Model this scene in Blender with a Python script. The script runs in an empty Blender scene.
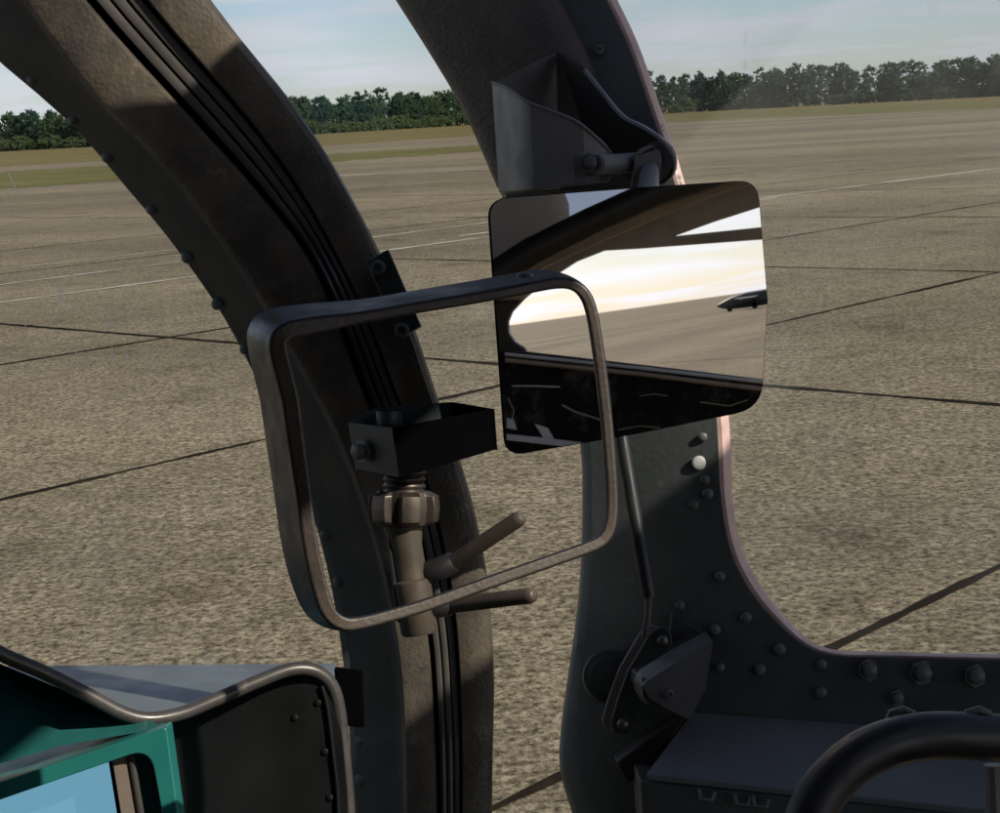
import bpy, bmesh, math, random
from mathutils import Vector, Matrix, noise
random.seed(7)
scene = bpy.context.scene
COL = scene.collection

# ------------------------------------------------------------------ camera
F = 1680.0                       # focal length in photo pixels (photo 1000 x 813)
CAM = Vector((0, 0, 2.5))
R = Matrix(((0.99849092, 0.054917, 0.0),
            (-0.00929663, 0.16902969, -0.98556711),
            (-0.05412439, 0.98407982, 0.16928516)))
cd = bpy.data.cameras.new('camera'); cam = bpy.data.objects.new('camera', cd); COL.objects.link(cam)
cd.sensor_width = 36.0; cd.sensor_fit = 'HORIZONTAL'; cd.lens = 36.0*F/1000.0
cd.clip_start = 0.01; cd.clip_end = 9000
cam.matrix_world = Matrix.Translation(CAM) @ R.to_4x4()
scene.camera = cam

# ------------------------------------------------------------------ light
SUN_AZ, SUN_EL = 125.0, 35.0
SUN = Vector((math.sin(math.radians(SUN_AZ))*math.cos(math.radians(SUN_EL)),
              math.cos(math.radians(SUN_AZ))*math.cos(math.radians(SUN_EL)),
              math.sin(math.radians(SUN_EL))))
sl = bpy.data.lights.new('sun', 'SUN'); sun = bpy.data.objects.new('sun', sl); COL.objects.link(sun)
sl.energy = 4.0; sl.angle = math.radians(0.5); sl.color = (1.0, 0.93, 0.82)
sun.rotation_euler = SUN.to_track_quat('Z', 'Y').to_euler()
world = bpy.data.worlds.new('World'); scene.world = world; world.use_nodes = True
wn, wl = world.node_tree.nodes, world.node_tree.links
wn.clear()
wo = wn.new('ShaderNodeOutputWorld'); bg = wn.new('ShaderNodeBackground'); bg.inputs[1].default_value = 0.095
sky = wn.new('ShaderNodeTexSky'); sky.sky_type = 'NISHITA'; sky.sun_disc = False
sky.sun_elevation = math.radians(SUN_EL); sky.sun_rotation = math.radians(SUN_AZ)
sky.air_density = 0.9; sky.dust_density = 0.4; sky.ozone_density = 2.0
tc = wn.new('ShaderNodeTexCoord')
sep = wn.new('ShaderNodeSeparateXYZ'); wl.new(tc.outputs['Generated'], sep.inputs[0])
def wmath(op, a, b=None):
    n = wn.new('ShaderNodeMath'); n.operation = op
    for i, v in enumerate((a, b)):
        if v is None: continue
        if isinstance(v, (int, float)): n.inputs[i].default_value = v
        else: wl.new(v, n.inputs[i])
    return n.outputs[0]
zz = wmath('MAXIMUM', sep.outputs[2], 0.0)
zz = wmath('ADD', zz, 0.05)
cx = wmath('DIVIDE', sep.outputs[0], zz); cy = wmath('DIVIDE', sep.outputs[1], zz)
cmb = wn.new('ShaderNodeCombineXYZ'); wl.new(cx, cmb.inputs[0]); wl.new(cy, cmb.inputs[1])
n1 = wn.new('ShaderNodeTexNoise'); n1.inputs['Scale'].default_value = 0.55; n1.inputs['Detail'].default_value = 9
n1.inputs['Roughness'].default_value = 0.55; n1.inputs['Distortion'].default_value = 0.5
wl.new(cmb.outputs[0], n1.inputs['Vector'])
cr = wn.new('ShaderNodeValToRGB'); cr.color_ramp.elements[0].position = 0.42; cr.color_ramp.elements[1].position = 0.60
cr.color_ramp.elements[0].color = (0.22, 0.22, 0.22, 1); cr.color_ramp.elements[1].color = (0.9, 0.9, 0.9, 1)
wl.new(n1.outputs[0], cr.inputs[0])
# cloud tone: a desaturated share of the sky's own light, so clouds are brightest near the sun
bw = wn.new('ShaderNodeRGBToBW'); wl.new(sky.outputs[0], bw.inputs[0])
ct = wn.new('ShaderNodeMixRGB'); ct.blend_type = 'MULTIPLY'; ct.inputs[0].default_value = 1
wl.new(bw.outputs[0], ct.inputs[1]); ct.inputs[2].default_value = (1.14, 1.13, 1.13, 1)
mx = wn.new('ShaderNodeMixRGB'); wl.new(cr.outputs[0], mx.inputs[0]); wl.new(sky.outputs[0], mx.inputs[1]); wl.new(ct.outputs[0], mx.inputs[2])
tn = wn.new('ShaderNodeMixRGB'); tn.blend_type = 'MULTIPLY'; tn.inputs[0].default_value = 1; tn.inputs[2].default_value = (0.97, 1.0, 1.11, 1); wl.new(mx.outputs[0], tn.inputs[1])
wl.new(tn.outputs[0], bg.inputs[0]); wl.new(bg.outputs[0], wo.inputs[0])
scene.view_settings.view_transform = 'Standard'; scene.view_settings.look = 'None'
scene.view_settings.exposure = 0.0; scene.view_settings.gamma = 1.0
scene.render.engine = 'CYCLES'
scene.cycles.max_bounces = 10; scene.cycles.transparent_max_bounces = 16; scene.cycles.glossy_bounces = 5

# ------------------------------------------------------------------ positions
def ray(px, py):
    return R @ Vector(((px-500)/F, -(py-406.5)/F, -1.0))
def P(px, py, d): return CAM + ray(px, py)*d            # point at distance d along the lens axis
def G(px, py, z=0.0):
    r = ray(px, py); return CAM + r*((z-CAM.z)/r.z)     # point on the ground
VIEW = R @ Vector((0, 0, -1)); RIGHT = R @ Vector((1, 0, 0)); UPV = R @ Vector((0, 1, 0))
MN = Vector((0.56484872, -0.82185999, 0.07410849)).normalized()
MC = P(635, 318, 0.84)
def MP(px, py):                                          # on the mirror's face
    r = ray(px, py); return CAM + r*((MC-CAM).dot(MN)/r.dot(MN))
def M(px, py, dist):                                     # a place behind the pilot that the mirror looks at
    p = MP(px, py); d = (p-CAM).normalized(); r = d - 2*d.dot(MN)*MN
    return p + r*dist

# ------------------------------------------------------------------ materials
def mat(name, base, rough=0.5, metal=0.0, var=0.25, vscale=14, bump=0.0, bscale=300, wear=None, wear_amt=0.0, wscale=40, spec=0.5, dust=None, dust_amt=0.0, coat=0.0):
    m = bpy.data.materials.new(name); m.use_nodes = True
    N, L = m.node_tree.nodes, m.node_tree.links
    b = N['Principled BSDF']; b.inputs['Metallic'].default_value = metal
    b.inputs['Specular IOR Level'].default_value = spec
    b.inputs['Coat Weight'].default_value = coat
    t = N.new('ShaderNodeTexCoord')
    n = N.new('ShaderNodeTexNoise'); n.inputs['Scale'].default_value = vscale; n.inputs['Detail'].default_value = 8; n.inputs['Roughness'].default_value = 0.62
    L.new(t.outputs['Object'], n.inputs['Vector'])
    r = N.new('ShaderNodeValToRGB'); r.color_ramp.elements[0].position = 0.3; r.color_ramp.elements[1].position = 0.7
    r.color_ramp.elements[0].color = tuple(c*(1-var) for c in base)+(1,); r.color_ramp.elements[1].color = tuple(min(1, c*(1+var)) for c in base)+(1,)
    L.new(n.outputs[0], r.inputs[0]); out = r.outputs[0]
    def layer(colr, amt, scale, lo, hi, out):
        w = N.new('ShaderNodeTexNoise'); w.inputs['Scale'].default_value = scale; w.inputs['Detail'].default_value = 10; w.inputs['Roughness'].default_value = 0.75
        L.new(t.outputs['Object'], w.inputs['Vector'])
        wr = N.new('ShaderNodeValToRGB'); wr.color_ramp.elements[0].position = lo; wr.color_ramp.elements[1].position = hi
        wr.color_ramp.elements[0].color = (0, 0, 0, 1); wr.color_ramp.elements[1].color = (amt, amt, amt, 1)
        L.new(w.outputs[0], wr.inputs[0])
        x = N.new('ShaderNodeMixRGB'); L.new(wr.outputs[0], x.inputs[0]); L.new(out, x.inputs[1]); x.inputs[2].default_value = tuple(colr)+(1,)
        return x.outputs[0]
    if dust: out = layer(dust, dust_amt, vscale*0.6, 0.42, 0.7, out)
    if wear: out = layer(wear, wear_amt, wscale, 0.6, 0.68, out)
    L.new(out, b.inputs['Base Color'])
    rr = N.new('ShaderNodeMapRange'); rr.inputs[1].default_value = 0.3; rr.inputs[2].default_value = 0.7
    rr.inputs[3].default_value = max(0.03, rough-0.1); rr.inputs[4].default_value = min(1, rough+0.12)
    n2 = N.new('ShaderNodeTexNoise'); n2.inputs['Scale'].default_value = vscale*2.3; n2.inputs['Detail'].default_value = 6
    L.new(t.outputs['Object'], n2.inputs['Vector']); L.new(n2.outputs[0], rr.inputs[0]); L.new(rr.outputs[0], b.inputs['Roughness'])
    if bump:
        bn = N.new('ShaderNodeTexNoise'); bn.inputs['Scale'].default_value = bscale; bn.inputs['Detail'].default_value = 3
        L.new(t.outputs['Object'], bn.inputs['Vector'])
        bp = N.new('ShaderNodeBump'); bp.inputs['Strength'].default_value = bump; bp.inputs['Distance'].default_value = 0.002
        L.new(bn.outputs[0], bp.inputs['Height']); L.new(bp.outputs[0], b.inputs['Normal'])
    return m
MT = {}
MT['frame'] = mat('frame_paint', (0.070, 0.063, 0.053), 0.42, var=0.5, vscale=22, bump=0.3, bscale=420, dust=(0.23, 0.178, 0.122), dust_amt=0.75, wear=(0.30, 0.25, 0.18), wear_amt=0.55, wscale=55)
MT['flange'] = mat('flange_paint', (0.040, 0.052, 0.052), 0.45, var=0.3, vscale=18, bump=0.12, dust=(0.07, 0.075, 0.07), dust_amt=0.4)
MT['panel'] = mat('side_panel_paint', (0.088, 0.100, 0.097), 0.46, var=0.3, vscale=14, bump=0.12, dust=(0.14, 0.155, 0.15), dust_amt=0.6, wear=(0.24, 0.22, 0.19), wear_amt=0.4, wscale=75)
MT['ledge'] = mat('ledge_paint', (0.17, 0.18, 0.195), 0.5, var=0.18, vscale=12, dust=(0.18, 0.19, 0.21), dust_amt=0.4)
MT['black'] = mat('black_paint', (0.003, 0.003, 0.0034), 0.8, spec=0.0, var=0.25, vscale=25)
MT['rib'] = mat('rib_paint', (0.12, 0.11, 0.10), 0.32, var=0.25, vscale=20)
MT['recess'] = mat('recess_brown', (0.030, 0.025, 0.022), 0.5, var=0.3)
MT['groove'] = mat('groove_black', (0.006, 0.006, 0.006), 0.7, spec=0.1, var=0.2)
MT['rubber'] = mat('rubber', (0.022, 0.022, 0.024), 0.42, var=0.25, vscale=30)
MT['strap'] = mat('strap_worn_lit', (0.085, 0.068, 0.056), 0.45, var=0.25, vscale=40, bump=0.15, bscale=500, dust=(0.15, 0.112, 0.082), dust_amt=0.5, wear=(0.18, 0.15, 0.12), wear_amt=0.25, wscale=90)  # near face: worn edge, with sunlight painted in as lighter brown
MT['hoop'] = mat('strap_shaded_sides', (0.020, 0.021, 0.025), 0.42, var=0.25, vscale=30, bump=0.1, bscale=500, wear=(0.14, 0.12, 0.10), wear_amt=0.2, wscale=90)  # other faces of the same strap, shade painted in as a darker tone
MT['bracket'] = mat('bracket_grey', (0.185, 0.178, 0.178), 0.45, var=0.2, vscale=20, wear=(0.14, 0.13, 0.12), wear_amt=0.25)
MT['bolt'] = mat('bolt_steel', (0.19, 0.18, 0.17), 0.42, 0.7, var=0.25, vscale=60)
MT['bolt_dark'] = mat('bolt_dark', (0.14, 0.145, 0.14), 0.42, 0.15, var=0.3, vscale=80)
MT['chrome'] = mat('worn_steel', (0.12, 0.10, 0.08), 0.42, 0.8, var=0.3, vscale=50)
MT['brass'] = mat('worn_brown', (0.088, 0.069, 0.051), 0.5, 0.1, var=0.3, vscale=60, wear=(0.30, 0.26, 0.20), wear_amt=0.4, wscale=80)
MT['seal'] = mat('pink_seal', (0.80, 0.55, 0.49), 0.5, var=0.25, vscale=40, wear=(0.62, 0.52, 0.46), wear_amt=0.6, wscale=50)
MT['sealant'] = mat('sealant', (0.50, 0.46, 0.43), 0.6, var=0.3, vscale=60, bump=0.5, bscale=200)
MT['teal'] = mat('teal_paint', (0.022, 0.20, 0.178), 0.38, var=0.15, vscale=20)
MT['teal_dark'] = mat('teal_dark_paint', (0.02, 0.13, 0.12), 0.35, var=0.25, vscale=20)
MT['shroud'] = mat('shroud_inner', (0.008, 0.009, 0.009), 0.55, spec=0.25, var=0.25, vscale=15)  # black hood, darkened further in its colour in place of shade inside
MT['rim'] = mat('rim_metal', (0.10, 0.092, 0.084), 0.36, 0.35, var=0.3, vscale=40, wear=(0.42, 0.38, 0.31), wear_amt=0.6, wscale=35)
MT['skin'] = mat('skin_grey', (0.19, 0.205, 0.205), 0.45, 0.15, var=0.1, vscale=10, dust=(0.22, 0.225, 0.22), dust_amt=0.5)
MT['white'] = mat('white_chip', (0.5, 0.5, 0.48), 0.5)
MT['brown'] = mat('brown_strip', (0.26, 0.205, 0.165), 0.5)
MT['pad'] = mat('pad_fabric', (0.36, 0.33, 0.29), 0.8, var=0.1, bump=0.2)
MT['palegrey'] = mat('pale_grey', (0.42, 0.43, 0.46), 0.5)
MT['reartrim'] = mat('rear_trim', (0.022, 0.017, 0.012), 0.45, spec=0.25, var=0.3, vscale=12, bump=0.3, bscale=120)
MT['rearmid'] = mat('rear_trim_sheen', (0.22, 0.165, 0.11), 0.35, var=0.3, vscale=12, bump=0.3, bscale=120)  # brown lightened to stand in for the sheen along the beam

# mirror glass, slightly warm
m = bpy.data.materials.new('mirror_glass'); m.use_nodes = True; b = m.node_tree.nodes['Principled BSDF']
b.inputs['Base Color'].default_value = (0.82, 0.80, 0.765, 1); b.inputs['Metallic'].default_value = 1; b.inputs['Roughness'].default_value = 0.012
N_, L_n = m.node_tree.nodes, m.node_tree.links
t_ = N_.new('ShaderNodeTexCoord'); q_ = N_.new('ShaderNodeTexNoise'); q_.inputs['Scale'].default_value = 70; q_.inputs['Detail'].default_value = 9; q_.inputs['Roughness'].default_value = 0.7; L_n.new(t_.outputs['Object'], q_.inputs['Vector'])
r_n = N_.new('ShaderNodeMapRange'); r_n.inputs[1].default_value = 0.5; r_n.inputs[2].default_value = 0.8; r_n.inputs[3].default_value = 0.0; r_n.inputs[4].default_value = 0.016; L_n.new(q_.outputs[0], r_n.inputs[0])
df_ = N_.new('ShaderNodeBsdfDiffuse'); df_.inputs[0].default_value = (0.6, 0.55, 0.48, 1); mx_ = N_.new('ShaderNodeMixShader'); L_n.new(r_n.outputs[0], mx_.inputs[0]); L_n.new(b.outputs[0], mx_.inputs[1]); L_n.new(df_.outputs[0], mx_.inputs[2]); L_n.new(mx_.outputs[0], N_['Material Output'].inputs[0])
MT['mirror'] = m

def glass(name, haze, scr, tint=(0.975, 0.985, 0.983), hs=2.0):
    m = bpy.data.materials.new(name); m.use_nodes = True; N, L = m.node_tree.nodes, m.node_tree.links; N.clear()
    o = N.new('ShaderNodeOutputMaterial'); tr = N.new('ShaderNodeBsdfTransparent'); tr.inputs[0].default_value = tuple(tint)+(1,)
    gl = N.new('ShaderNodeBsdfGlossy'); gl.inputs['Roughness'].default_value = 0.03
    lw = N.new('ShaderNodeLayerWeight'); lw.inputs[0].default_value = 0.5
    pw = N.new('ShaderNodeMath'); pw.operation = 'POWER'; L.new(lw.outputs['Facing'], pw.inputs[0]); pw.inputs[1].default_value = 5.0
    fr = N.new('ShaderNodeMapRange'); fr.inputs[3].default_value = 0.018; fr.inputs[4].default_value = 0.8; L.new(pw.outputs[0], fr.inputs[0])
    mx = N.new('ShaderNodeMixShader'); L.new(fr.outputs[0], mx.inputs[0]); L.new(tr.outputs[0], mx.inputs[1]); L.new(gl.outputs[0], mx.inputs[2])
    df = N.new('ShaderNodeBsdfTranslucent'); df.inputs[0].default_value = (0.8, 0.8, 0.78, 1)
    d2 = N.new('ShaderNodeBsdfDiffuse'); d2.inputs[0].default_value = (0.8, 0.8, 0.78, 1)
    dm = N.new('ShaderNodeMixShader'); L.new(df.outputs[0], dm.inputs[1]); L.new(d2.outputs[0], dm.inputs[2])
    t = N.new('ShaderNodeTexCoord')
    n = N.new('ShaderNodeTexNoise'); n.inputs['Scale'].default_value = 9*hs; n.inputs['Detail'].default_value = 6; L.new(t.outputs['Object'], n.inputs['Vector'])
    r = N.new('ShaderNodeMapRange'); r.inputs[1].default_value = 0.42; r.inputs[2].default_value = 0.75; r.inputs[3].default_value = haze*0.35; r.inputs[4].default_value = haze*1.6
    L.new(n.outputs[0], r.inputs[0])
    mp = N.new('ShaderNodeMapping'); mp.inputs['Scale'].default_value = (75, 75, 9); mp.inputs['Rotation'].default_value = (0.05, -0.12, 0.0)
    L.new(t.outputs['Object'], mp.inputs[0])
    v = N.new('ShaderNodeTexNoise'); v.inputs['Scale'].default_value = 1.0; v.inputs['Detail'].default_value = 2; L.new(mp.outputs[0], v.inputs['Vector'])
    vr = N.new('ShaderNodeMapRange'); vr.inputs[1].default_value = 0.70; vr.inputs[2].default_value = 0.78; vr.inputs[4].default_value = scr
    L.new(v.outputs[0], vr.inputs[0])
    ad = N.new('ShaderNodeMath'); ad.operation = 'ADD'; L.new(r.outputs[0], ad.inputs[0]); L.new(vr.outputs[0], ad.inputs[1])
    m2 = N.new('ShaderNodeMixShader'); L.new(ad.outputs[0], m2.inputs[0]); L.new(mx.outputs[0], m2.inputs[1]); L.new(dm.outputs[0], m2.inputs[2])
    L.new(m2.outputs[0], o.inputs[0]); return m
MT['glass_l'] = glass('windscreen_glass', 0.04, 0.08)
MT['glass_m'] = glass('centre_glass', 0.006, 0.0)
MT['glass_r'] = glass('side_glass', 0.085, 0.10, tint=(0.965, 0.98, 0.975), hs=1.0)
MT['pane_blue'] = mat('blue_pane', (0.03, 0.06, 0.08), 0.35, var=0.06, vscale=6)
b = MT['pane_blue'].node_tree.nodes['Principled BSDF']; b.inputs['Emission Color'].default_value = (0.14, 0.33, 0.45, 1); b.inputs['Emission Strength'].default_value = 1.0
m = glass('scratch', 0.3, 0.0); m = bpy.data.materials.new('scratch_frost'); m.use_nodes = True; N_ = m.node_tree.nodes; N_.clear(); o_ = N_.new('ShaderNodeOutputMaterial'); x_ = N_.new('ShaderNodeMixShader'); x_.inputs[0].default_value = 0.65
t1 = N_.new('ShaderNodeBsdfTransparent'); t2 = N_.new('ShaderNodeBsdfTranslucent'); t2.inputs[0].default_value = (0.97, 0.97, 0.97, 1)
m.node_tree.links.new(t1.outputs[0], x_.inputs[1]); m.node_tree.links.new(t2.outputs[0], x_.inputs[2]); m.node_tree.links.new(x_.outputs[0], o_.inputs[0]); MT['scratch'] = m

# ------------------------------------------------------------------ object helpers
ROOT = {}
def thing(name, label, cat, loc, group=None):
    o = bpy.data.objects.new(name, None); o.empty_display_size = 0.05; COL.objects.link(o)
    o.location = loc; ROOT[o] = Vector(loc); o['label'] = label; o['category'] = cat
    if group: o['group'] = group
    return o
def finish(me, smooth):
    if smooth is not None:
        for p in me.polygons: p.use_smooth = True
        me.set_sharp_from_angle(angle=math.radians(smooth))
def part(name, bm, m, parent=None, smooth=35, bevel=0, label=None, kind=None, cat=None, group=None, segs=2):
    off = ROOT.get(parent, Vector((0, 0, 0)))
    bmesh.ops.remove_doubles(bm, verts=bm.verts, dist=1e-6)
    bmesh.ops.recalc_face_normals(bm, faces=bm.faces)
    if parent is not None: bmesh.ops.translate(bm, verts=bm.verts, vec=-off)
    me = bpy.data.meshes.new(name); bm.to_mesh(me); bm.free(); finish(me, smooth)
    for mm in (m if isinstance(m, list) else [m]): me.materials.append(mm)
    o = bpy.data.objects.new(name, me); COL.objects.link(o)
    if parent is not None: o.parent = parent; ROOT[o] = off
    else: ROOT[o] = Vector((0, 0, 0))
    if bevel:
        bv = o.modifiers.new('bevel', 'BEVEL'); bv.width = bevel; bv.segments = segs; bv.limit_method = 'ANGLE'; bv.angle_limit = math.radians(35)
    for k, v in (('label', label), ('kind', kind), ('category', cat), ('group', group)):
        if v: o[k] = v
    return o
def nb(): return bmesh.new()
def grid(bm, rows, mi=None):
    vs = [[bm.verts.new(p) for p in r] for r in rows]
    for i in range(len(vs)-1):
        for j in range(len(vs[0])-1):
            f = bm.faces.new((vs[i][j], vs[i][j+1], vs[i+1][j+1], vs[i+1][j]))
            if mi: f.material_index = mi(i, j)
    return vs
def slab(bm, rows, vec, mi=None):
    "grid surface given thickness along vec (Vector, or function of a point)"
    back = [[p + vec for p in r] for r in rows]
    a = grid(bm, rows, mi); b = grid(bm, back)
    n, mm = len(rows), len(rows[0])
    for i in range(n-1):
        for j in (0, mm-1): bm.faces.new((a[i][j], a[i+1][j], b[i+1][j], b[i][j]))
    for j in range(mm-1):
        for i in (0, n-1): bm.faces.new((a[i][j], a[i][j+1], b[i][j+1], b[i][j]))
def prism(bm, pts, vec):
    a = [bm.verts.new(p) for p in pts]; b = [bm.verts.new(p+vec) for p in pts]
    bm.faces.new(a); bm.faces.new(b[::-1]); n = len(a)
    for i in range(n): bm.faces.new((a[i], a[(i+1) % n], b[(i+1) % n], b[i]))
def catmull(pts, n):
    "n samples per span through the points (tuples of any length)"
    out = []; k = len(pts)
    for i in range(k-1):
        p0, p1, p2, p3 = pts[max(i-1, 0)], pts[i], pts[i+1], pts[min(i+2, k-1)]
        for s in range(n):
            t = s/n
            out.append(tuple(0.5*((2*b)+(-a+c)*t+(2*a-5*b+4*c-d)*t*t+(-a+3*b-3*c+d)*t**3) for a, b, c, d in zip(p0, p1, p2, p3)))
    out.append(tuple(pts[-1])); return out
def tube(bm, pts, rad, seg=14, cap=True, flat=1.0):
    pts = [Vector(p) for p in pts]; n = len(pts); rings = []; ref = None
    for i, p in enumerate(pts):
        t = (pts[min(i+1, n-1)]-pts[max(i-1, 0)]).normalized()
        if ref is None: ref = t.orthogonal().normalized()
        ref = (ref - t*ref.dot(t)).normalized(); bi = t.cross(ref)
        r = rad[i] if isinstance(rad, (list, tuple)) else rad
        rings.append([bm.verts.new(p + (ref*math.cos(a)+bi*math.sin(a)*flat)*r) for a in [2*math.pi*k/seg for k in range(seg)]])
    for i in range(n-1):
        for k in range(seg): bm.faces.new((rings[i][k], rings[i][(k+1) % seg], rings[i+1][(k+1) % seg], rings[i+1][k]))
    if cap: bm.faces.new(rings[0][::-1]); bm.faces.new(rings[-1])
def pxs(pts, d): return [P(x, y, d) for x, y in pts]

def dome_mesh(name, r, h, m, kind='dome'):
    bm = nb()
    if kind == 'dome':
        prof = [(1.0, 0), (1.0, 0.12), (0.93, 0.45), (0.75, 0.78), (0.45, 0.95), (0, 1.0)]; seg = 16
    elif kind == 'hex':
        prof = [(1.5, 0), (1.5, 0.12), (0.98, 0.14), (1.0, 0.9), (0.85, 1.0), (0, 1.0)]; seg = 6
    elif kind == 'screw':
        prof = [(1.0, 0), (1.0, 0.5), (0.85, 0.9), (0.5, 1.0), (0.45, 0.5), (0, 0.5)]; seg = 14
    rings = []
    for pr, ph in prof[:-1]: rings.append([bm.verts.new((pr*r*math.cos(2*math.pi*k/seg), pr*r*math.sin(2*math.pi*k/seg), ph*h)) for k in range(seg)])
    top = bm.verts.new((0, 0, prof[-1][1]*h))
    for a, b in zip(rings, rings[1:]):
        for k in range(seg): bm.faces.new((a[k], a[(k+1) % seg], b[(k+1) % seg], b[k]))
    for k in range(seg): bm.faces.new((rings[-1][k], rings[-1][(k+1) % seg], top))
    me = bpy.data.meshes.new(name); bm.to_mesh(me); bm.free(); finish(me, 40); me.materials.append(m); return me
RV = {'dome': dome_mesh('rivet', 0.0036, 0.0019, MT['bolt_dark']),
      'small': dome_mesh('rivet', 0.0030, 0.0016, MT['bolt_dark']),
      'hex': dome_mesh('bolt', 0.0042, 0.0045, MT['bolt_dark'], 'hex'),
      'screw': dome_mesh('screw', 0.0034, 0.002, MT['bolt_dark'], 'screw'),
      'white': dome_mesh('rivet', 0.0044, 0.0012, MT['white']),
      'steel': dome_mesh('bolt', 0.0036, 0.003, MT['bolt'], 'dome'),
      'hood': dome_mesh('rivet', 0.0030, 0.0012, MT['shroud']),
      'chip': dome_mesh('rivet', 0.0036, 0.0022, MT['bolt_dark'])}
PROTO = {}
def fastener(name, kind, pos, normal, parent, group, label=None, s=1.0):
    key = (name, kind)
    if key not in PROTO: o = bpy.data.objects.new(name, RV[kind]); PROTO[key] = o
    else:
        o = PROTO[key].copy()
        for k in list(o.keys()): del o[k]
    COL.objects.link(o); o.parent = parent
    o.location = pos - ROOT[parent]; q = normal.to_track_quat('Z', 'Y'); q = q @ Matrix.Rotation(random.random()*3, 4, 'Z').to_quaternion()
    o.rotation_euler = q.to_euler(); s *= random.uniform(0.92, 1.1); o.scale = (s, s, s)
    if label: o['label'] = label
    if group: o['group'] = group
    return o

# ================================================================== GROUND, SKY, WOOD
def concrete():
    m = bpy.data.materials.new('concrete'); m.use_nodes = True; N, L = m.node_tree.nodes, m.node_tree.links; b = N['Principled BSDF']
    t = N.new('ShaderNodeTexCoord'); b.inputs['Roughness'].default_value = 0.85; b.inputs['Specular IOR Level'].default_value = 0.12
    def nz(scale, det, rough=0.6, sc=None):
        n = N.new('ShaderNodeTexNoise'); n.inputs['Scale'].default_value = scale; n.inputs['Detail'].default_value = det; n.inputs['Roughness'].default_value = rough
        src = t.outputs['Object']
        if sc:
            mp = N.new('ShaderNodeMapping'); mp.inputs['Scale'].default_value = sc[0]; mp.inputs['Rotation'].default_value = (0, 0, sc[1]); L.new(src, mp.inputs[0]); src = mp.outputs[0]
        L.new(src, n.inputs['Vector']); return n.outputs[0]
    def ramp(src, p0, c0, p1, c1):
        r = N.new('ShaderNodeValToRGB'); r.color_ramp.elements[0].position = p0; r.color_ramp.elements[1].position = p1
        r.color_ramp.elements[0].color = tuple(c0)+(1,); r.color_ramp.elements[1].color = tuple(c1)+(1,); L.new(src, r.inputs[0]); return r.outputs[0]
    def mul(a, c, fac=1.0, mode='MULTIPLY'):
        x = N.new('ShaderNodeMixRGB'); x.blend_type = mode; x.inputs[0].default_value = fac; L.new(a, x.inputs[1]); L.new(c, x.inputs[2]); return x.outputs[0]
    c = ramp(nz(0.35, 6), 0.3, (0.305, 0.266, 0.192), 0.7, (0.365, 0.325, 0.250))
    mp = N.new('ShaderNodeMapping'); mp.vector_type = 'POINT'; mp.inputs['Rotation'].default_value = (0, 0, -math.radians(47)); L.new(t.outputs['Object'], mp.inputs[0])
    sx = N.new('ShaderNodeSeparateXYZ'); L.new(mp.outputs[0], sx.inputs[0])
    def cell(o, off, sp):
        a = N.new('ShaderNodeMath'); a.operation = 'SUBTRACT'; L.new(o, a.inputs[0]); a.inputs[1].default_value = off
        d = N.new('ShaderNodeMath'); d.operation = 'DIVIDE'; L.new(a.outputs[0], d.inputs[0]); d.inputs[1].default_value = sp
        f = N.new('ShaderNodeMath'); f.operation = 'FLOOR'; L.new(d.outputs[0], f.inputs[0]); return f.outputs[0]
    cb = N.new('ShaderNodeCombineXYZ'); L.new(cell(sx.outputs[0], 12.44, 9.56), cb.inputs[0]); L.new(cell(sx.outputs[1], 4.13, 6.4), cb.inputs[1])
    wnz = N.new('ShaderNodeTexWhiteNoise'); wnz.noise_dimensions = '3D'; L.new(cb.outputs[0], wnz.inputs['Vector'])
    c = mul(c, ramp(wnz.outputs[0], 0.0, (0.93, 0.93, 0.94), 1.0, (1.04, 1.03, 1.02)))
    c = mul(c, ramp(nz(0.8, 3, 0.5), 0.30, (0.72, 0.70, 0.66), 0.40, (1, 1, 1)))
    c = mul(c, ramp(nz(21, 5, 0.8), 0.39, (0.24, 0.215, 0.16), 0.59, (1.42, 1.38, 1.28)))
    c = mul(c, ramp(nz(9, 4, 0.7), 0.34, (0.60, 0.57, 0.52), 0.6, (1.16, 1.14, 1.12)))
    c = mul(c, ramp(nz(2.2, 5, 0.7), 0.36, (0.80, 0.79, 0.77), 0.55, (1.06, 1.05, 1.04)))
    c = mul(c, ramp(nz(1, 5, 0.6, ((0.012, 0.10, 1), math.radians(-12))), 0.38, (0.74, 0.74, 0.75), 0.58, (1.07, 1.07, 1.07)))
    v = N.new('ShaderNodeTexVoronoi'); v.inputs['Scale'].default_value = 16; L.new(t.outputs['Object'], v.inputs['Vector'])
    c = mul(c, ramp(v.outputs['Distance'], 0.05, (0.62, 0.58, 0.52), 0.22, (1, 1, 1)))
    L.new(c, b.inputs['Base Color'])
    bp = N.new('ShaderNodeBump'); bp.inputs['Strength'].default_value = 0.8; bp.inputs['Distance'].default_value = 0.012
    L.new(nz(30, 4, 0.7), bp.inputs['Height']); L.new(bp.outputs[0], b.inputs['Normal']); return m
MT['concrete'] = concrete()
MT['joint'] = mat('joint_tar', (0.016, 0.012, 0.008), 0.9, spec=0.0, var=0.5, vscale=3, dust=(0.10, 0.085, 0.06), dust_amt=0.3)
MT['paint_line'] = mat('line_paint', (0.60, 0.54, 0.44), 0.7, var=0.3, vscale=0.7, wear=(0.26, 0.23, 0.19), wear_amt=0.8, wscale=2)
MT['grass_dry'] = mat('dry_grass', (0.205, 0.160, 0.064), 0.9, spec=0.05, var=0.25, vscale=0.05, dust=(0.17, 0.145, 0.055), dust_amt=0.6)
MT['grass'] = mat('short_grass', (0.160, 0.150, 0.048), 0.9, spec=0.05, var=0.25, vscale=0.12, dust=(0.19, 0.165, 0.08), dust_amt=0.6)
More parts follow.
